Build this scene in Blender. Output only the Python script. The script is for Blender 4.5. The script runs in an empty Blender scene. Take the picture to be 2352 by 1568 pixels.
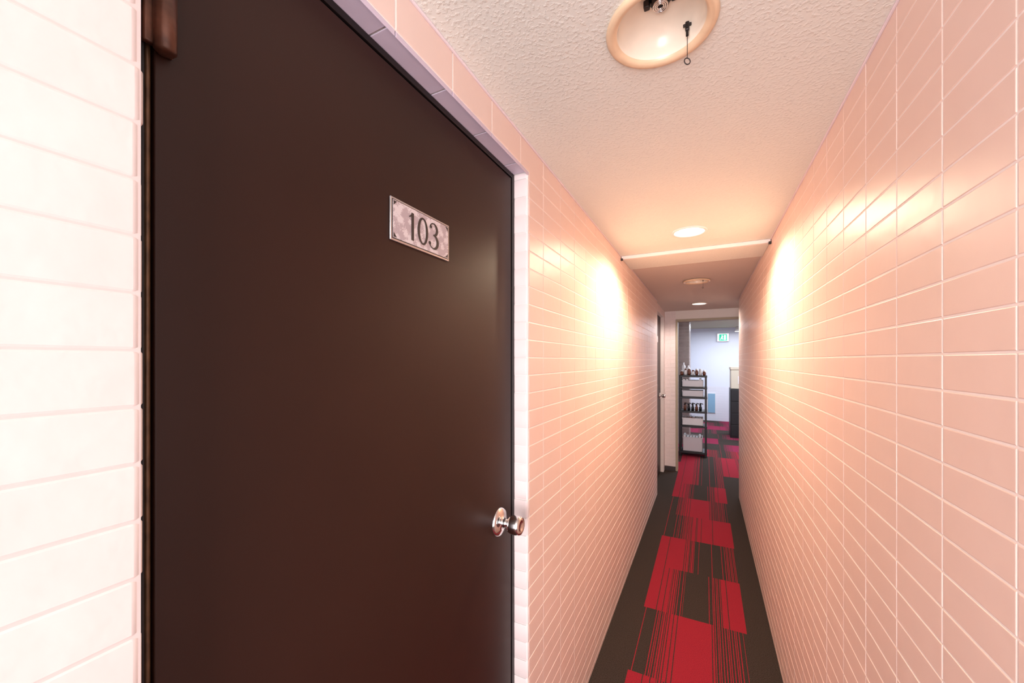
import bpy, bmesh, math, random
from mathutils import Vector, Matrix
random.seed(4)
S = bpy.context.scene
COL = S.collection
S.view_settings.view_transform = 'Standard'
S.view_settings.look = 'None'
S.view_settings.exposure = 0.5

# ------------------------------------------------------------------ materials
def mat(name, col, rough=0.5, metal=0.0, emit=None, estr=0.0, spec=0.5, var=0.0, vscale=8.0, bump=0.0, bscale=200.0, bdist=0.002, detail=3.0):
    m = bpy.data.materials.new(name); m.use_nodes = True
    nt = m.node_tree; b = nt.nodes['Principled BSDF']
    b.inputs['Base Color'].default_value = (*col, 1)
    b.inputs['Roughness'].default_value = rough
    b.inputs['Metallic'].default_value = metal
    b.inputs['Specular IOR Level'].default_value = spec
    if emit:
        b.inputs['Emission Color'].default_value = (*emit, 1)
        b.inputs['Emission Strength'].default_value = estr
    tc = nt.nodes.new('ShaderNodeTexCoord')
    if var > 0:
        n = nt.nodes.new('ShaderNodeTexNoise'); n.inputs['Scale'].default_value = vscale
        n.inputs['Detail'].default_value = 4
        nt.links.new(tc.outputs['Object'], n.inputs['Vector'])
        r = nt.nodes.new('ShaderNodeValToRGB')
        r.color_ramp.elements[0].position = 0.3; r.color_ramp.elements[1].position = 0.7
        r.color_ramp.elements[0].color = (*[c*(1-var) for c in col], 1)
        r.color_ramp.elements[1].color = (*[min(1, c*(1+var)) for c in col], 1)
        nt.links.new(n.outputs['Fac'], r.inputs['Fac'])
        nt.links.new(r.outputs['Color'], b.inputs['Base Color'])
    if bump > 0:
        n = nt.nodes.new('ShaderNodeTexNoise'); n.inputs['Scale'].default_value = bscale
        n.inputs['Detail'].default_value = detail
        nt.links.new(tc.outputs['Object'], n.inputs['Vector'])
        bp = nt.nodes.new('ShaderNodeBump'); bp.inputs['Strength'].default_value = bump
        bp.inputs['Distance'].default_value = bdist
        nt.links.new(n.outputs['Fac'], bp.inputs['Height'])
        nt.links.new(bp.outputs['Normal'], b.inputs['Normal'])
    return m

M_TILE = mat('tile_pink', (0.85, 0.65, 0.58), 0.38, spec=0.40, var=0.02, vscale=3, bump=0.35, bscale=14, bdist=0.004, detail=2)
M_GROUT = mat('grout_pale', (0.97, 0.87, 0.84), 0.7)
M_TILEW = mat('tile_white_pink', (0.84, 0.725, 0.71), 0.45, spec=.3, var=0.03, bump=0.3, bscale=25, bdist=0.003)
M_NEAR = mat('tile_painted_pink', (0.80, 0.665, 0.63), 0.5, spec=.25, var=0.03, bump=0.3, bscale=25, bdist=0.003)
M_GROUTN = mat('grout_painted', (0.74, 0.58, 0.55), 0.7)
M_LAV = mat('tile_lavender', (0.64, 0.54, 0.65), 0.35, var=0.04, bump=0.3, bscale=25, bdist=0.003)  # soffit paint, with reflected outdoor light put into the lavender
M_PLASTER = mat('wall_plaster', (0.86, 0.80, 0.76), 0.8, bump=0.3, bscale=60)
M_DOOR = mat('door_brown_paint', (0.028, 0.0095, 0.0062), 0.42, spec=0.25, var=0.08, vscale=3, bump=0.12, bscale=350, bdist=0.0004)
M_FRAME = mat('door_frame_dark', (0.012, 0.008, 0.008), 0.4, spec=.3)
M_HINGE = mat('hinge_bronze', (0.13, 0.05, 0.03), 0.36, metal=0.5, var=0.5, vscale=40, bump=0.4, bscale=60)
M_GOLD = mat('weather_strip', (0.12, 0.055, 0.025), 0.4, metal=0.4, var=0.4, vscale=50)
M_CHROME = mat('chrome', (0.75, 0.74, 0.74), 0.14, metal=1.0)
M_SILVER = mat('plate_silver', (0.6, 0.58, 0.59), 0.25, metal=0.9)
M_DIGIT = mat('digit_dark', (0.03, 0.022, 0.02), 0.4)
M_CREAM = mat('lamp_cream', (0.82, 0.60, 0.40), 0.3, var=0.08, vscale=20)
M_BOWL = mat('lamp_bowl', (0.95, 0.84, 0.70), 0.22, var=0.05, vscale=15)
M_WHITE = mat('white_paint', (0.86, 0.82, 0.80), 0.45)
M_DARKM = mat('dark_metal', (0.05, 0.045, 0.045), 0.35, metal=0.7)
M_BLACK = mat('black_plastic', (0.012, 0.012, 0.014), 0.4)
M_GLOW = mat('lamp_glow', (1, 0.85, 0.6), 0.5, emit=(1.0, 0.88, 0.66), estr=14)
M_OLIVE = mat('olive_frame', (0.42, 0.36, 0.26), 0.5)
M_LOBWALL = mat('lobby_wall', (0.76, 0.80, 0.90), 0.7)
M_LOBTILE = mat('lobby_tile', (0.78, 0.79, 0.86), 0.4)
M_BLUE = mat('blue_panel', (0.25, 0.45, 0.62), 0.5)
M_GREEN = mat('exit_green', (0.0, 0.45, 0.25), 0.5, emit=(0.01, 0.42, 0.24), estr=.7)
M_SIGNW = mat('exit_white', (0.9, 0.95, 0.92), 0.5, emit=(0.9, 1, 0.95), estr=.8)
M_TRIMLAV = mat('caulk_lavender', (0.82, 0.72, 0.76), 0.6)
M_JARB = mat('jar_brown', (0.16, 0.05, 0.025), 0.25)
M_PAPER = mat('paper_white', (0.8, 0.78, 0.78), 0.6)
M_CLEAR = mat('bin_pale', (0.62, 0.58, 0.60), 0.3)
M_BEIGE = mat('beige_plastic', (0.70, 0.62, 0.48), 0.5)
M_WOODB = mat('brown_wood', (0.25, 0.11, 0.06), 0.5)
M_BASE = mat('baseboard_dark', (0.05, 0.035, 0.035), 0.5)
M_BTILE = mat('tile_brown', (0.30, 0.22, 0.19), 0.35, var=0.15, vscale=12)
M_BGROUT = mat('grout_brown', (0.50, 0.42, 0.37), 0.8)

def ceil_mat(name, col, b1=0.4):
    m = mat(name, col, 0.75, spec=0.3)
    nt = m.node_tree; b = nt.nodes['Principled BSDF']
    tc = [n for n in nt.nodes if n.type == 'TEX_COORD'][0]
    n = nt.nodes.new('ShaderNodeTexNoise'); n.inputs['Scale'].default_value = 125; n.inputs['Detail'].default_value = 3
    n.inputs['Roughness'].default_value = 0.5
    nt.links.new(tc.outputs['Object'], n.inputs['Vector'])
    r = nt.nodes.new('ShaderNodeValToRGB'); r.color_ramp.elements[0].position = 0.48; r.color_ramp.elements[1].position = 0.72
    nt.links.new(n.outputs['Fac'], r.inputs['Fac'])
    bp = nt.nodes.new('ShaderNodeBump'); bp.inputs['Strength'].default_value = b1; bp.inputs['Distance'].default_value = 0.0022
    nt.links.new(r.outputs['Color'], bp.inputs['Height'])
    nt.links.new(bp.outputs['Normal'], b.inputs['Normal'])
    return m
M_CEIL = ceil_mat('ceiling_stucco', (0.80, 0.79, 0.73), .42)
M_CEIL_SHADED = ceil_mat('ceiling_stucco_far_shaded', (0.66, 0.57, 0.52), 0.3)  # shade on the far ceiling put into a darker stucco colour
M_CEILL = ceil_mat('ceiling_lobby', (0.50, 0.46, 0.34), 0.2)

def carpet_mat(name, stops, red=(0.36, 0.024, 0.042)):
    m = bpy.data.materials.new(name); m.use_nodes = True
    nt = m.node_tree; N = nt.nodes; L = nt.links; b = N['Principled BSDF']
    b.inputs['Roughness'].default_value = 0.95; b.inputs['Specular IOR Level'].default_value = 0.1
    tc = N.new('ShaderNodeTexCoord')
    n2 = N.new('ShaderNodeTexNoise'); n2.inputs['Scale'].default_value = 260; n2.inputs['Detail'].default_value = 3
    L.new(tc.outputs['Object'], n2.inputs['Vector'])
    dk = N.new('ShaderNodeValToRGB')
    dk.color_ramp.elements[0].position = .3; dk.color_ramp.elements[0].color = (0.022, 0.017, 0.015, 1)
    dk.color_ramp.elements[1].position = .75; dk.color_ramp.elements[1].color = (0.085, 0.064, 0.053, 1)
    L.new(n2.outputs['Fac'], dk.inputs['Fac'])
    bp = N.new('ShaderNodeBump'); bp.inputs['Strength'].default_value = 0.5; bp.inputs['Distance'].default_value = 0.003
    L.new(n2.outputs['Fac'], bp.inputs['Height']); L.new(bp.outputs['Normal'], b.inputs['Normal'])
    if stops is None:
        L.new(dk.outputs['Color'], b.inputs['Base Color']); return m
    def M(op, a, bb=None):
        q = N.new('ShaderNodeMath'); q.operation = op
        for i, v in enumerate((a, bb)):
            if v is None: continue
            if isinstance(v, (int, float)): q.inputs[i].default_value = v
            else: L.new(v, q.inputs[i])
        return q.outputs[0]
    sp = N.new('ShaderNodeSeparateXYZ'); L.new(tc.outputs['UV'], sp.inputs[0])
    k = M('FLOOR', M('MULTIPLY', sp.outputs['X'], 128))
    wn = N.new('ShaderNodeTexWhiteNoise'); wn.noise_dimensions = '1D'; L.new(k, wn.inputs['W'])
    thr = M('FRACT', M('ADD', M('MULTIPLY', k, 0.618034), M('MULTIPLY', wn.outputs['Value'], 0.22)))
    rp = N.new('ShaderNodeValToRGB'); cr = rp.color_ramp
    while len(cr.elements) < len(stops): cr.elements.new(0.5)
    for e, (p, v) in zip(cr.elements, stops):
        e.position = p; e.color = (v, v, v, 1)
    L.new(sp.outputs['X'], rp.inputs['Fac'])
    gt = M('LESS_THAN', thr, rp.outputs['Color'])
    rd = N.new('ShaderNodeValToRGB')
    rd.color_ramp.elements[0].position = .3; rd.color_ramp.elements[0].color = (*[c*.7 for c in red], 1)
    rd.color_ramp.elements[1].position = .75; rd.color_ramp.elements[1].color = (*[c*1.15 for c in red], 1)
    L.new(n2.outputs['Fac'], rd.inputs['Fac'])
    mx = N.new('ShaderNodeMix'); mx.data_type = 'RGBA'
    L.new(gt, mx.inputs['Factor'])
    L.new(dk.outputs['Color'], mx.inputs['A']); L.new(rd.outputs['Color'], mx.inputs['B'])
    L.new(mx.outputs['Result'], b.inputs['Base Color'])
    return m
SA = [(0, .0), (.10, .12), (.30, .65), (.38, .96), (.62, .96), (.78, .40), (1, .03)]
SB = [(0, 1), (.18, .93), (.34, .25), (.42, .0), (.60, .0), (.70, .3), (.88, 1)]
SC = [(0, 1), (.30, .93), (.46, .35), (.56, .05), (.8, .08), (1, .35)]
SD = [(0, .03), (.20, .12), (.40, .55), (.58, .95), (1, 1)]
C_PLAIN = carpet_mat('carpet_dark', None)
C_A = carpet_mat('carpet_centre_red', SA)
C_B = carpet_mat('carpet_ends_red', SB)
C_C = carpet_mat('carpet_left_red', SC)
C_D = carpet_mat('carpet_right_red', SD)
PUR = (0.28, 0.028, 0.07)
C_A2 = carpet_mat('carpet_lobby_centre', SA, PUR)
C_C2 = carpet_mat('carpet_lobby_left', SC, PUR)
C_D2 = carpet_mat('carpet_lobby_right', SD, PUR)

# ------------------------------------------------------------------ mesh builder
class MB:
    def __init__(s, name, mats):
        s.name = name; s.bm = bmesh.new(); s.mats = mats; s.uv = s.bm.loops.layers.uv.new('UVMap')
    def quad(s, pts, mi=0, smooth=False, uvs=None):
        f = s.bm.faces.new([s.bm.verts.new(p) for p in pts]); f.material_index = mi; f.smooth = smooth
        if uvs:
            for l, u in zip(f.loops, uvs): l[s.uv].uv = u
        return f
    def box(s, a, b, mi=0, bev=0.0, seg=2):
        r = bmesh.ops.create_cube(s.bm, size=1)
        vs = r['verts']
        for v in vs:
            v.co = Vector(((a[i]+b[i])/2 + v.co[i]*(b[i]-a[i]) for i in range(3)))
        fs = set(f for v in vs for f in v.link_faces)
        for f in fs: f.material_index = mi
        if bev > 0:
            es = list(set(e for v in vs for e in v.link_edges))
            o = bmesh.ops.bevel(s.bm, geom=es, offset=bev, segments=seg, affect='EDGES', profile=0.5)
            for f in o['faces']: f.material_index = mi; f.smooth = True
    def lathe(s, prof, M, segs=32, mi=0, mis=None, smooth=True):
        rings = []
        for r, z in prof:
            if r < 1e-6: rings.append([s.bm.verts.new(M @ Vector((0, 0, z)))])
            else: rings.append([s.bm.verts.new(M @ Vector((r*math.cos(2*math.pi*k/segs), r*math.sin(2*math.pi*k/segs), z))) for k in range(segs)])
        for i in range(len(rings)-1):
            A, B = rings[i], rings[i+1]
            m = mis[i] if mis else mi
            for k in range(segs):
                k2 = (k+1) % segs
                if len(A) == 1 and len(B) == 1: continue
                if len(A) == 1: f = s.bm.faces.new([A[0], B[k], B[k2]])
                elif len(B) == 1: f = s.bm.faces.new([A[k], A[k2], B[0]])
                else: f = s.bm.faces.new([A[k], A[k2], B[k2], B[k]])
                f.smooth = smooth; f.material_index = m
    def cyl(s, p, r, h, mi=0, segs=20, axis='Z'):
        R = {'Z': Matrix(), 'X': Matrix.Rotation(math.pi/2, 4, 'Y'), 'Y': Matrix.Rotation(-math.pi/2, 4, 'X')}[axis]
        s.lathe([(0, 0), (r, 0), (r, h), (0, h)], Matrix.Translation(p) @ R, segs, mi, smooth=False)
    def tube(s, pts, r, mi=0, segs=8, closed=False):
        pts = [Vector(p) for p in pts]; n = len(pts); rings = []
        for i, p in enumerate(pts):
            if closed: t = pts[(i+1) % n]-pts[i-1]
            else: t = pts[min(i+1, n-1)]-pts[max(i-1, 0)]
            t.normalize(); u = t.cross(Vector((0.31, 0.52, 0.79))).normalized(); w = t.cross(u)
            rings.append([s.bm.verts.new(p+r*(u*math.cos(2*math.pi*k/segs)+w*math.sin(2*math.pi*k/segs))) for k in range(segs)])
        for i in range(n if closed else n-1):
            A, B = rings[i], rings[(i+1) % n]
            for k in range(segs):
                f = s.bm.faces.new([A[k], A[(k+1) % segs], B[(k+1) % segs], B[k]]); f.smooth = True; f.material_index = mi
    def done(s, parent=None, recalc=True):
        if recalc: bmesh.ops.recalc_face_normals(s.bm, faces=s.bm.faces)
        me = bpy.data.meshes.new(s.name); s.bm.to_mesh(me); s.bm.free()
        for m in s.mats: me.materials.append(m)
        o = bpy.data.objects.new(s.name, me); COL.objects.link(o)
        if parent: o.parent = parent
        return o

def empty(name):
    o = bpy.data.objects.new(name, None); COL.objects.link(o); return o

def tiles(mb, O, U, V, Nn, ucuts, vcuts, mi, gap=0.0016, bev=0.0012, h=0.001):
    O = Vector(O); U = Vector(U); V = Vector(V); Nn = Vector(Nn)
    for i in range(len(ucuts)-1):
        for j in range(len(vcuts)-1):
            u0, u1, v0, v1 = ucuts[i]+gap, ucuts[i+1]-gap, vcuts[j]+gap, vcuts[j+1]-gap
            if u1-u0 < 0.004 or v1-v0 < 0.004: continue
            jz = random.uniform(-0.0002, 0.0002)
            lo = [O+U*u+V*v-Nn*h*1.2 for u, v in ((u0, v0), (u1, v0), (u1, v1), (u0, v1))]
            md = [O+U*u+V*v-Nn*(bev*.35-jz) for u, v in ((u0+bev*.3, v0+bev*.3), (u1-bev*.3, v0+bev*.3), (u1-bev*.3, v1-bev*.3), (u0+bev*.3, v1-bev*.3))]
            hi = [O+U*u+V*v+Nn*jz for u, v in ((u0+bev, v0+bev), (u1-bev, v0+bev), (u1-bev, v1-bev), (u0+bev, v1-bev))]
            bl = [mb.bm.verts.new(p) for p in lo]; bmid = [mb.bm.verts.new(p) for p in md]; bh = [mb.bm.verts.new(p) for p in hi]
            f = mb.bm.faces.new(bh); f.material_index = mi
            for k in range(4):
                for A, B in ((bl, bmid), (bmid, bh)):
                    f = mb.bm.faces.new([A[k], A[(k+1) % 4], B[(k+1) % 4], B[k]]); f.material_index = mi

def cuts(a, b, ref, pitch):
    k = math.ceil((a-ref)/pitch+1e-6); out = [a]
    while ref+k*pitch < b-1e-4:
        out.append(ref+k*pitch); k += 1
    out.append(b); return out

XL, XR, ZC = -0.49, 0.32, 2.17
DY0, DY1, DZ = 0.178, 1.085, 2.079
VC = cuts(0, ZC, 1.51, 0.055)
h = 0.001
X, Y, Z = (1, 0, 0), (0, 1, 0), (0, 0, 1)

def bull_col(mb, y, side, z0, z1, mi, r=0.009, depth=0.05, run=0.03):
    vc = [v for v in VC if z0 <= v <= z1]
    if not vc or vc[0] > z0+1e-4: vc = [z0]+vc
    if vc[-1] < z1-1e-4: vc.append(z1)
    for j in range(len(vc)-1):
        a, b = vc[j]+0.0011, vc[j+1]-0.0011
        if b-a < .004: continue
        jy = random.uniform(-0.0024, 0.0010); rr = r
        prof = [(XL, y-side*run)]
        for k in range(7):
            t = k/6*math.pi/2
            prof.append((XL-rr+rr*math.cos(t), y+side*(jy-rr+rr*math.sin(t))))
        prof.append((XL-depth, y+side*jy))
        e = 0.002
        lv = []
        for zz, off in ((a, 0.0010), (a+e, 0), (b-e, 0), (b, 0.0010)):
            lv.append([mb.bm.verts.new((px-off, py-side*off, zz)) for px, py in prof])
        for A, B in zip(lv, lv[1:]):
            for k in range(len(prof)-1):
                f = mb.bm.faces.new([A[k], A[k+1], B[k+1], B[k]]); f.smooth = k > 0; f.material_index = mi

# ------------------------------------------------------------------ left wall
w = MB('wall_left', [M_GROUT, M_TILE, M_TILEW, M_LAV, M_NEAR, M_GROUTN])
w.box((XL-0.13, -1.5, 0), (XL-h, DY0-0.003, ZC+.1), 5)
w.box((XL-0.13, DY0-0.003, DZ+0.003), (XL-h, DY1+0.003, ZC+.1))
w.box((XL-0.13, DY1+0.003, 0), (XL-h, 4.618, ZC+.1))
tiles(w, (XL, 0, 0), Y, Z, X, cuts(-1.5, DY0-0.11, 0.005, 0.172), VC, 4)
bull_col(w, DY0, 1, 0, DZ, 4, run=.11)
tiles(w, (XL, 0, 0), Y, Z, X, cuts(DY0-.11, DY1+.128, 1.035, 0.172), [DZ+.004, ZC], 1)
tiles(w, (XL, 0, 0), Y, Z, X, cuts(DY0-.11, DY1+.01, 1.035, 0.172), [DZ-.008, DZ+.004], 3, gap=.0008)
tiles(w, (0, 0, DZ), Y, X, (0, 0, -1), cuts(DY0, DY1+.0, 1.02, 0.172), [XL-.05, XL-.001], 3)
tiles(w, (XL, 0, 0), Y, Z, X, [DY1+0.012, DY1+.128], VC, 1)
tiles(w, (XL, 0, 0), Y, Z, X, cuts(DY1+0.128, 4.60, 1.213, 0.172), VC, 1)
bull_col(w, DY1, -1, 0, DZ, 2, run=.010)
bull_col(w, 4.62, 1, 0, ZC, 1, run=.02)
w.box((-0.66, 4.55, 0), (-0.60, 5.80, ZC+.1))
w.box((-0.62, 4.62, 2.085), (-0.512, 5.71, ZC+.1))
tiles(w, (-0.51, 0, 0), Y, Z, X, cuts(4.62, 5.71, 1.213, 0.172), [2.085, ZC], 1)
w.box((-0.62, 5.58, 0), (-0.512, 5.71, 2.085))
tiles(w, (-0.51, 0, 0), Y, Z, X, [5.58, 5.71], [v for v in VC if v < 2.085]+[2.085], 2)
w.done()

# ------------------------------------------------------------------ right wall
w = MB('wall_right', [M_GROUT, M_TILE, M_TILEW])
w.box((XR+h, 0.45, 0), (XR+0.12, 4.908, ZC+.1))
tiles(w, (XR, 0, 0), Y, Z, (-1, 0, 0), cuts(0.45, 4.91, 0.817, 0.1575), VC, 1)
w.box((XR+.12, 4.80, 0), (1.05, 4.908, ZC+.1))
w.box((1.0, 4.908, 0), (1.1, 5.80, ZC+.1))
w.done()

w = MB('wall_end', [M_GROUT, M_TILEW, M_PLASTER])
w.box((-0.60, 5.712, 0), (-0.37, 5.83, ZC+.1))
tiles(w, (0, 5.71, 0), X, Z, (0, -1, 0), [-0.51, -0.44, -0.37], VC, 1)
w.box((-0.37, 5.712, 2.06), (0.62, 5.83, ZC+.1), 2)
w.box((0.62, 5.712, 0), (1.05, 5.83, ZC+.1), 2)
w.done()
t = MB('trim_1', [M_OLIVE, M_WHITE])
t.box((-0.3695, 5.70, 0), (-0.345, 5.84, 2.0595), 0, .002)
t.box((0.60, 5.70, 0), (0.6195, 5.84, 2.0595), 0, .002)
t.box((-0.346, 5.702, 2.03), (0.601, 5.838, 2.0595), 0, .002)
t.done()
t = MB('baseboard_left', [M_BASE])
t.box((-0.51, 5.69, 0.0), (-0.372, 5.7095, 0.06), 0, .002)
t.done()

w = MB('wall_rear', [M_PLASTER]); w.box((XL-.13, -1.6, 0), (1.6, -1.5, ZC+.1)); w.done()

for i, (x0, x1, y0, y1) in enumerate(((XL-.0, XL+.005, -1.5, 4.62), (XR-.005, XR, 0.45, 4.91))):
    t = MB('trim_%d' % (i+2), [M_TRIMLAV])
    t.box((x0, y0, ZC-.005), (x1, y1, ZC), 0, .001); t.done()

# ------------------------------------------------------------------ ceilings with round cut-outs
LAMPS = [(-0.082, 0.827, 0.086), (-0.079, 2.21, 0.070), (-0.072, 3.61, 0.082), (-0.073, 5.05, 0.070)]
def ceiling(name, x0, x1, y0, y1, z, m, holes):
    bm = bmesh.new(); edges = []
    vs = [bm.verts.new(p) for p in ((x0, y0, z), (x1, y0, z), (x1, y1, z), (x0, y1, z))]
    for i in range(4): edges.append(bm.edges.new((vs[i], vs[(i+1) % 4])))
    for cx, cy, r in holes:
        c = [bm.verts.new((cx+r*math.cos(2*math.pi*k/48), cy+r*math.sin(2*math.pi*k/48), z)) for k in range(48)]
        for i in range(48): edges.append(bm.edges.new((c[i], c[(i+1) % 48])))
    bmesh.ops.triangle_fill(bm, use_beauty=True, use_dissolve=False, edges=edges)
    for f in bm.faces:
        if f.normal.z > 0: f.normal_flip()
    r = bmesh.ops.create_cube(bm, size=1)
    for v in r['verts']:
        v.co = Vector(((x0+x1)/2+v.co.x*(x1-x0), (y0+y1)/2+v.co.y*(y1-y0), z+0.16+v.co.z*0.04))
    me = bpy.data.meshes.new(name); bm.to_mesh(me); bm.free(); me.materials.append(m)
    o = bpy.data.objects.new(name, me); COL.objects.link(o); return o
ceiling('ceiling', XL-.1, XR+.1, -1.55, 2.90, ZC, M_CEIL, LAMPS[:2])
ceiling('ceiling_far', XL-.12, 1.05, 2.90, 5.75, ZC+0.004, M_CEIL_SHADED, LAMPS[2:])
t = MB('trim_4', [M_WHITE, M_DARKM])
t.box((XL+.004, 2.535, ZC-.022), (XR-.004, 2.562, ZC-.0005), 0, .003)
t.box((XL+.0, 2.53, ZC-.03), (XL+.014, 2.545, ZC-.016), 1, .002)
t.box((XR-.014, 2.53, ZC-.03), (XR, 2.545, ZC-.016), 1, .002)
t.done()
t = MB('trim_5', [M_CEIL]); t.box((XL+.001, 2.562, ZC-.010), (XR-.001, 2.90, ZC-.0006), 0, .001); t.done()

# ------------------------------------------------------------------ ceiling lamps
def emergency_lamp(x, y):
    m = MB('emergency_ceiling_lamp', [M_CREAM, M_BOWL, M_DARKM, M_CHROME])
    T = Matrix.Translation((x, y, ZC))
    prof = [(0.104, 0.0), (0.106, -0.004), (0.103, -0.009), (0.096, -0.011), (0.088, -0.009), (0.084, -0.003)]
    nb = len(prof)-1
    for k in range(1, 13):
        a = k/12*math.pi/2
        prof.append((0.083*math.cos(a), 0.062*math.sin(a)))
    m.lathe(prof, T, 64, 0, mis=[0]*nb+[1]*12)
    zt = 0.060
    m.lathe([(0.024, zt), (0.024, zt-.004), (0.017, zt-.006), (0.017, zt-.016), (0.014, zt-.019), (0.0, zt-.019)], T, 28, 2)
    for rr in (.0135, .010, .0065):
        m.lathe([(rr+.0012, zt-.0185), (rr+.001, zt-.0215), (rr-.001, zt-.0215), (rr-.0012, zt-.0185)], T, 28, 3)
    for s_ in (-1, 1):
        m.box((x+s_*.026-.006, y-.006, ZC+zt-.016), (x+s_*.026+.006, y+.006, ZC+zt+.0), 2, .002)
    cx, cy = x+.047, y+.052
    m.box((cx-.004, cy-.004, ZC+.012), (cx+.004, cy+.004, ZC+.030), 2, .002)
    m.box((cx-.008, cy-.003, ZC+.022), (cx+.008, cy+.003, ZC+.026), 2, .001)
    m.cyl((cx, cy, ZC+.002), .0028, .012, 2, 12)
    pts = [(cx, cy, ZC+.006-k*.0024) for k in range(22)]
    m.tube(pts, .0006, 2, 6)
    for k in range(0, 22, 1):
        q = Matrix.Translation(pts[k])
        m.lathe([(0, -.0010), (.0009, 0), (0, .0010)], q, 6, 2)
    zb = pts[-1][2]-.0065
    m.tube([(cx+.0065*math.cos(a)*.82, cy+.0065*math.cos(a)*.5, zb+.0065*math.sin(a)) for a in [2*math.pi*k/20 for k in range(20)]], .0011, 2, 8, closed=True)
    return m.done(recalc=False)

def downlight(x, y):
    m = MB('recessed_downlight', [M_WHITE, M_GLOW])
    T = Matrix.Translation((x, y, ZC))
    m.lathe([(0.086, 0.0), (0.087, -.003), (0.084, -.006), (0.074, -.006), (0.069, -.002), (0.066, .008), (0.060, .022), (0.0, .022)], T, 48, 0,
            mis=[0, 0, 0, 0, 0, 0, 1])
    return m.done(recalc=False)
emergency_lamp(*LAMPS[0][:2]); downlight(*LAMPS[1][:2])
emergency_lamp(*LAMPS[2][:2]); downlight(*LAMPS[3][:2])

def spot(name, x, y, power, col=(1, 0.77, 0.53), size=162, blend=.45, z=ZC-.004):
    d = bpy.data.lights.new(name, 'SPOT'); d.energy = power; d.color = col
    d.spot_size = math.radians(size); d.spot_blend = blend; d.shadow_soft_size = 0.045
    o = bpy.data.objects.new(name, d); o.location = (x, y, z); COL.objects.link(o)
spot('lamp_light_1', LAMPS[1][0], LAMPS[1][1], 42)
spot('lamp_light_2', LAMPS[3][0], LAMPS[3][1], 26, (1, .86, .76))

def area(name, loc, rot, sx, sy, power, col):
    d = bpy.data.lights.new(name, 'AREA'); d.shape = 'RECTANGLE'; d.size = sx; d.size_y = sy; d.energy = power; d.color = col
    o = bpy.data.objects.new(name, d); o.location = loc; o.rotation_euler = rot; COL.objects.link(o)
area('side_fill', (1.1, -0.55, 1.35), (0, math.radians(90), 0), 2.1, 1.8, 8, (.99, .95, .97))  # added unseen area light, brightens the near left wall and door
area('rear_fill', (-0.05, -1.35, 1.3), (math.radians(90), 0, 0), 0.8, 1.9, 45, (.99, .95, .98))  # added fill light in front of the rear wall, evens out the corridor
area('lobby_fill_1', (0.9, 7.4, 2.25), (0, 0, 0), 1.2, 1.2, 44, (.82, .88, 1))  # added overhead area lights in place of window daylight in the lobby
area('lobby_fill_2', (0.6, 9.5, 2.25), (0, 0, 0), 1.6, 1.2, 46, (.82, .88, 1))

wd = bpy.data.worlds.new('sky'); S.world = wd; wd.use_nodes = True
wd.node_tree.nodes['Background'].inputs[0].default_value = (1, .97, 1, 1)
wd.node_tree.nodes['Background'].inputs[1].default_value = 0.6

# ------------------------------------------------------------------ floor / carpet
fl = MB('floor', [C_PLAIN, C_A, C_B, C_C, C_D, C_A2, C_C2, C_D2])
P = 0.54; X0 = -0.34; Y0 = 2.477
seq = {-6: 1, -5: 3, -4: 2, -3: 4, -2: 2, -1: 1, 0: 2, 1: 3, 2: 4, 3: 1, 4: 2, 5: 3, 6: 4}
fl.box((-3.6, -1.9, -.1), (3.5, 11.7, -.005), 0)
for r in range(-8, 17):
    for c in range(-6, 8):
        xa, xb, ya, yb = X0+c*P, X0+(c+1)*P, Y0+r*P, Y0+(r+1)*P
        if r <= 5:
            mi = seq.get(r, 0) if c == 0 else 0
        elif (r+c) % 2 == 0:
            mi = [3, 4, 1, 3, 4, 1][(r+c*2) % 6]
            if r >= 9: mi = {3: 6, 4: 7, 1: 5}[mi]
        else:
            mi = [0, 4, 0, 3][(r+c) % 4] if r < 9 else [0, 0, 7][(r*2+c) % 3]
        fl.quad([(xa, ya, 0), (xb, ya, 0), (xb, yb, 0), (xa, yb, 0)], mi, uvs=[(0, 0), (.9999, 0), (.9999, 1), (0, 1)])
fl.done(recalc=False)

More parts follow.
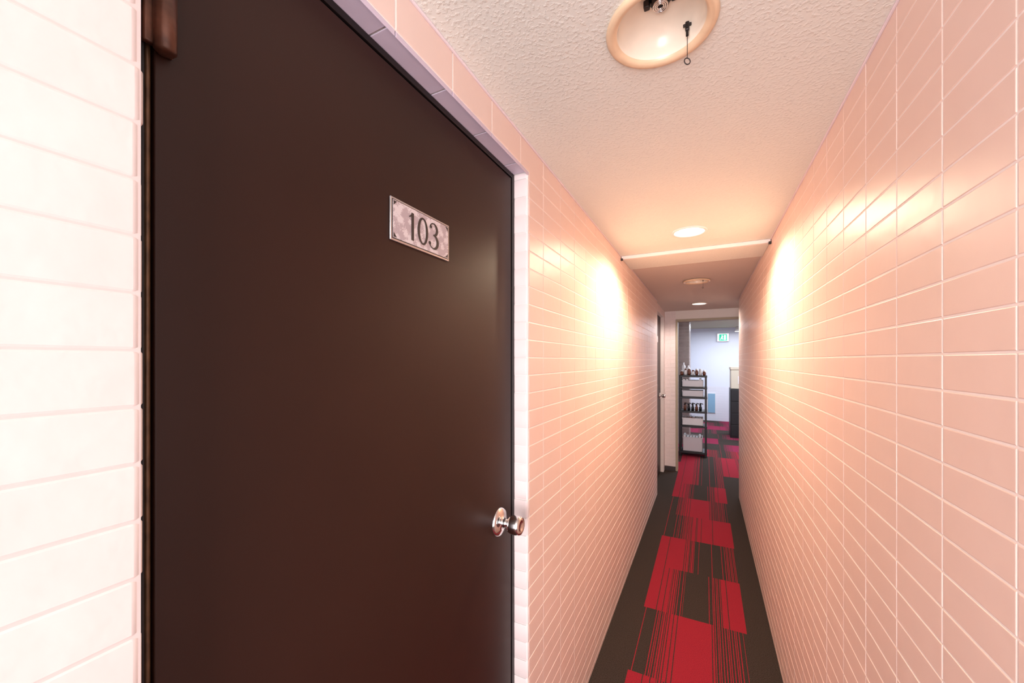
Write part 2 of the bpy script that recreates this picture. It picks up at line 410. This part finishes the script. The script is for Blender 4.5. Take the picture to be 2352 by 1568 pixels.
# ------------------------------------------------------------------ digits
def stroke(mb, pts, widths, x, mi, thick=0.0012):
    n = len(pts); L = []; R = []
    for i in range(n):
        a = Vector(pts[max(i-1, 0)]); b = Vector(pts[min(i+1, n-1)]); t = (b-a).normalized(); nn = Vector((-t.y, t.x)); p = Vector(pts[i])
        L.append(p+nn*widths[i]/2); R.append(p-nn*widths[i]/2)
    for i in range(n-1):
        mb.quad([(x, q.x, q.y) for q in (L[i], L[i+1], R[i+1], R[i])], mi)
def digits(mb, yc, zc, s, x, mi):
    def dsk(cy, cz, r):
        mb.bm.faces.new([mb.bm.verts.new((x, cy+r*math.cos(2*math.pi*k/16), cz+r*math.sin(2*math.pi*k/16))) for k in range(16)]).material_index = mi
    y = yc-.033*s
    stroke(mb, [(y, zc-.026*s), (y, zc+.026*s)], [.0072*s]*2, x, mi)
    stroke(mb, [(y-.010*s, zc+.0165*s), (y-.006*s, zc+.0185*s), (y+.001*s, zc+.0245*s)], [.0015*s, .003*s, .004*s], x+.0001, mi)
    y = yc-.003*s; n = 40; a1, b1, a2, b2 = .0160*s, .0268*s, .0090*s, .0232*s
    for k in range(n):
        t0, t1 = 2*math.pi*k/n, 2*math.pi*(k+1)/n
        mb.quad([(x, y+a1*math.cos(t0), zc+b1*math.sin(t0)), (x, y+a1*math.cos(t1), zc+b1*math.sin(t1)),
                 (x, y+a2*math.cos(t1), zc+b2*math.sin(t1)), (x, y+a2*math.cos(t0), zc+b2*math.sin(t0))], mi)
    y = yc+.031*s
    pts = []; wd_ = []
    for k in range(15):
        t = math.radians(150-k*(240/14)); pts.append((y-.001*s+.0115*s*math.cos(t), zc+.0135*s+.0118*s*math.sin(t))); wd_.append((.0025+.0048*max(0, math.cos(t)))*s)
    stroke(mb, pts, wd_, x, mi)
    pts = []; wd_ = []
    for k in range(17):
        t = math.radians(95-k*(250/16)); pts.append((y-.001*s+.0135*s*math.cos(t), zc-.0118*s+.0138*s*math.sin(t))); wd_.append((.0025+.0052*max(0, math.cos(t)))*s)
    stroke(mb, pts, wd_, x+.0001, mi)
    dsk(y-.0095*s, zc+.0172*s, .0036*s); dsk(y-.0125*s, zc-.0165*s, .0038*s)

def plate_mat():
    m = mat('plate_damask', (0.6, 0.45, 0.47), 0.35)
    nt = m.node_tree; N = nt.nodes; L = nt.links; b = N['Principled BSDF']
    tc = [n for n in N if n.type == 'TEX_COORD'][0]
    mp = N.new('ShaderNodeMapping'); L.new(tc.outputs['Object'], mp.inputs[0])
    v = N.new('ShaderNodeTexVoronoi'); v.inputs['Scale'].default_value = 70; v.feature = 'SMOOTH_F1'
    n = N.new('ShaderNodeTexNoise'); n.inputs['Scale'].default_value = 110; n.inputs['Detail'].default_value = 4; n.inputs['Distortion'].default_value = 3
    L.new(mp.outputs[0], v.inputs['Vector']); L.new(mp.outputs[0], n.inputs['Vector'])
    ad = N.new('ShaderNodeMath'); ad.operation = 'ADD'; L.new(v.outputs['Distance'], ad.inputs[0]); L.new(n.outputs['Fac'], ad.inputs[1])
    r = N.new('ShaderNodeValToRGB')
    r.color_ramp.elements[0].position = .86; r.color_ramp.elements[0].color = (0.68, 0.60, 0.61, 1)
    r.color_ramp.elements[1].position = .96; r.color_ramp.elements[1].color = (0.45, 0.36, 0.38, 1)
    L.new(ad.outputs[0], r.inputs['Fac']); L.new(r.outputs['Color'], b.inputs['Base Color'])
    return m
M_DAMASK = plate_mat()

def door(name, x, y0, y1, ztop, numbered=True):
    root = empty(name)
    p = MB('panel', [M_DOOR]); p.box((x-.04, y0+.024, 0.012), (x, y1-.024, ztop-.02), 0, .0015); p.done(root)
    f = MB('frame', [M_FRAME, M_GOLD])
    f.box((x-.06, y0+.001, 0), (x, y0+.016, ztop-.0005), 0, .001)
    f.box((x-.06, y1-.017, 0), (x, y1-.0012, ztop-.0005), 0, .001)
    f.box((x-.06, y0+.016, ztop-.014), (x, y1-.017, ztop-.001), 0, .001)
    f.tube([(x-.006, y0+.020, .02), (x-.006, y0+.020, ztop-.03)], .0028, 1, 10)
    f.box((x-.07, y0, 0), (x-.05, y1, ztop), 0)
    f.done(root)
    hg = MB('door_hinge', [M_HINGE, M_DARKM])
    for zc in (1.90, 0.25):
        yh = y0+.029
        T = Matrix.Translation((x+.011, yh, zc-.068))
        hg.lathe([(0, 0), (.007, 0), (.0100, .003), (.0102, .07), (.0095, .0705), (.0095, .0715), (.0102, .072), (.0102, .137), (.007, .14), (0, .14)], T, 28, 0)
        hg.box((x+.0005, yh-.004, zc-.065), (x+.004, yh+.010, zc+.07), 0, .001)
        hg.box((x+.0005, yh-.017, zc-.062), (x+.008, yh-.004, zc+.068), 0, .002)
    hg.done()
    k = MB('door_knob', [M_CHROME, M_WOODB])
    T = Matrix.Translation((x, y1-.099, 1.034)) @ Matrix.Rotation(math.pi/2, 4, 'Y')
    k.lathe([(.041, .0), (.041, .002), (.036, .007), (.022, .010), (.014, .012), (.0125, .016), (.0125, .028), (.016, .031), (.023, .036), (.026, .044), (.0265, .056), (.0255, .066), (.023, .070), (.012, .071), (.011, .069), (.0, .069)], T, 48, 0)
    k.done()
    pl = MB('door_number_plate', [M_SILVER, M_DAMASK, M_DIGIT])
    yc, zc = y1-.443, 1.770
    W, H = .093, .0415
    x += .0003
    pl.box((x, yc-W, zc-H), (x+.004, yc+W, zc+H), 0, .0015)
    pl.box((x+.003, yc-W+.004, zc-H+.004), (x+.0045, yc+W-.004, zc+H-.004), 2)
    pl.box((x+.004, yc-W+.0055, zc-H+.0055), (x+.0049, yc+W-.0055, zc+H-.0055), 1)
    for sy in (-1, 1):
        for sz in (-1, 1):
            cy, cz = yc+sy*(W-.011), zc+sz*(H-.011)
            pl.bm.faces.new([pl.bm.verts.new(q) for q in [(x+.0052, cy+sy*.004, cz+sz*.004), (x+.0052, cy-sy*.005, cz+sz*.004), (x+.0052, cy+sy*.004, cz-sz*.005)]]).material_index = 2
    if numbered: digits(pl, yc+.002, zc, 1.06, x+.0055, 2)
    pl.done()
    return root
door('door_1', -0.535, DY0, DY1, DZ)
door('door_2', -0.552, 4.66, 5.58, 2.085, False)

# ------------------------------------------------------------------ lobby
w = MB('wall_lobby_back', [M_LOBWALL, M_LOBTILE])
w.box((-2.0, 10.9, 0), (2.9, 11.0, 2.5))
tiles(w, (0, 10.898, 0), X, Z, (0, -1, 0), cuts(-1.9, 2.8, 0, .2), cuts(0, .86, 0, .062), 1)
w.done()
w = MB('wall_lobby_left', [M_LOBWALL]); w.box((-2.0, 5.83, 0), (-1.9, 10.9, 2.5)); w.box((-2, 5.73, 0), (-.60, 5.83, 2.5)); w.done()
w = MB('wall_lobby_right', [M_LOBWALL]); w.box((2.8, 5.83, 0), (2.9, 10.9, 2.5)); w.box((1.05, 5.73, 0), (2.9, 5.83, 2.5)); w.done()
w = MB('wall_lobby_front', [M_LOBWALL]); w.box((-2, 5.74, ZC+.1), (2.9, 5.83, 2.5)); w.done()
w = MB('ceiling_lobby', [M_CEILL]); w.box((-2, 5.83, 2.31), (2.9, 11, 2.42)); w.done()
w = MB('tiled_pillar', [M_BGROUT, M_BTILE])
w.box((-0.95, 7.602, 0), (-0.27, 8.2, 2.309))
tiles(w, (0, 7.60, 0), X, Z, (0, -1, 0), cuts(-.95, -.27, -.27, .17), cuts(0, 2.31, 0, .06), 1, gap=.003, h=.002)
tiles(w, (-.268, 0, 0), Y, Z, X, cuts(7.6, 8.2, 7.6, .17), cuts(0, 2.31, 0, .06), 1, gap=.003, h=.002)
w.done()
e = MB('exit_sign', [M_WHITE, M_SIGNW, M_GREEN])
ex, ey, ez = 0.37, 10.86, 2.07
e.box((ex-.13, ey-.02, ez-.10), (ex+.13, ey+.037, ez+.10), 0, .006)
e.box((ex-.12, ey-.023, ez-.09), (ex+.12, ey-.0195, ez+.09), 1)
e.box((ex-.085, ey-.025, ez-.08), (ex+.085, ey-.0225, ez+.08), 2)
yy = ey-.027
def pq(pts): e.quad([(ex+a, yy, ez+b) for a, b in pts], 1)
pq([(.02, -.06), (.06, -.06), (.06, .06), (.02, .06)])
pq([(-.04, .0), (-.005, .0), (.0, .035), (-.03, .035)]); pq([(-.03, .042), (-.01, .042), (-.01, .062), (-.03, .062)])
pq([(-.06, -.055), (-.045, -.06), (-.02, .0), (-.04, .005)]); pq([(-.03, .0), (-.01, .0), (.005, -.05), (-.008, -.055)])
e.done()
p = MB('ceiling_spotlight', [M_WHITE, M_GLOW])
p.lathe([(0, .12), (.03, .12), (.035, .05), (.05, 0), (.04, 0), (0, .01)], Matrix.Translation((.66, 10.6, 2.19)), 20, 0, mis=[0, 0, 0, 1, 1]); p.done()
p = MB('wall_panel', [M_BLUE, M_WHITE]); p.box((.04, 10.875, .20), (.20, 10.897, .68), 0, .004); p.box((.03, 10.885, .19), (.21, 10.8955, .69), 1); p.done()
c = MB('filing_cabinet', [M_BLACK, M_DARKM])
c.box((.42, 8.65, .0), (.98, 9.15, .95), 0, .006)
for k in range(4):
    z0 = .04+k*.225
    c.box((.435, 8.638, z0), (.965, 8.651, z0+.21), 0, .003)
    c.box((.62, 8.622, z0+.13), (.78, 8.638, z0+.145), 1, .003)
c.done()
c = MB('storage_box', [M_BEIGE, M_WHITE])
c.box((.43, 8.68, .951), (.93, 9.1, 1.32), 0, .01); c.box((.42, 8.67, 1.32), (.94, 9.11, 1.38), 0, .01); c.box((.55, 8.674, 1.05), (.8, 8.681, 1.2), 1)
c.done()

# rack
rk = MB('shelving_rack', [M_BLACK, M_DARKM])
rx0, rx1, ry0, ry1 = -.385, .01, 6.67, 7.0
for px in (rx0, rx1-.03):
    for py in (ry0, ry1-.03):
        rk.box((px, py, 0.0), (px+.03, py+.03, 1.27), 0, .003)
levels = [.06, .467, .695, .917, 1.07, 1.252]
for z in levels:
    rk.box((rx0+.002, ry0+.002, z), (rx1-.002, ry1-.002, z+.018), 0, .003)
    rk.box((rx0, ry0-.004, z-.012), (rx1, ry0+.012, z+.018), 0, .003)
    rk.box((rx1-.012, ry0, z-.012), (rx1+.004, ry1, z+.018), 0, .003)
rk.done()
def bin_(name, x0, x1, y0, y1, z0, z1, m, fill=None):
    b = MB(name, [m, fill or m]); t = .004
    b.box((x0, y0, z0), (x1, y1, z0+t)); b.box((x0, y0, z0), (x0+t, y1, z1)); b.box((x1-t, y0, z0), (x1, y1, z1))
    b.box((x0, y0, z0), (x1, y0+t, z1)); b.box((x0, y1-t, z0), (x1, y1, z1))
    b.box((x0-.004, y0-.004, z1-.012), (x1+.004, y0+t, z1))
    if fill:
        n = 6
        for k in range(n):
            xx = x0+.01+(x1-x0-.02)*k/n
            b.box((xx, y0+.01, z0+.006), (xx+(x1-x0)/n*.6, y1-.02, z1+random.uniform(-.02, .03)), 1)
    b.done()
bin_('storage_bin', -.34, -.04, 6.70, 6.95, 1.0885, 1.19, M_CLEAR, M_PAPER)
bin_('storage_bin', -.34, -.04, 6.70, 6.95, .9355, 1.03, M_CLEAR)
bin_('storage_bin', -.34, -.04, 6.70, 6.95, .4855, .60, M_PAPER, M_JARB)
bin_('storage_bin', -.33, -.05, 6.70, 6.95, .0785, .30, M_CLEAR, M_PAPER)
j = MB('cup_collection', [M_JARB, M_PAPER, M_BLACK])
for i in range(7):
    for r in range(2):
        xx, yy = -.35+i*.053, 6.72+r*.11
        hh = .06+.02*((i+r) % 3)
        j.lathe([(0, 0), (.018, 0), (.024, hh*.3), (.024, hh*.75), (.018, hh*.85), (.018, hh), (0, hh)], Matrix.Translation((xx+.005, yy, 1.2706)), 16, (i+r) % 2)
for i, hh in enumerate((.20, .15)):
    j.lathe([(0, 0), (.03, 0), (.03, hh*.7), (.012, hh*.85), (.012, hh), (0, hh)], Matrix.Translation((-.33+i*.07, 6.92, 1.2706)), 16, 1)
j.done()
j = MB('spray_bottle_collection', [M_BLACK, M_JARB, M_PAPER])
for i in range(5):
    xx = -.30+i*.055
    j.lathe([(0, 0), (.02, 0), (.022, .05), (.012, .07), (.012, .12-.02*(i % 2)), (0, .12-.02*(i % 2))], Matrix.Translation((xx, 6.76, .7135)), 14, 0 if i % 3 else 1)
    j.tube([(xx-.015, 6.745, .80), (xx+.01, 6.735, .83), (xx+.035, 6.745, .82)], .008, 0, 8)
j.done()

# ------------------------------------------------------------------ camera
cd = bpy.data.cameras.new('camera'); cam = bpy.data.objects.new('camera', cd); COL.objects.link(cam)
cd.sensor_width = 36; cd.lens = 890/2352*36; cd.shift_y = 44/2352; cd.clip_start = 0.01
cam.location = (0, 0, 1.5); cam.rotation_euler = (math.radians(90), 0, math.atan2(446, 890))
S.camera = cam
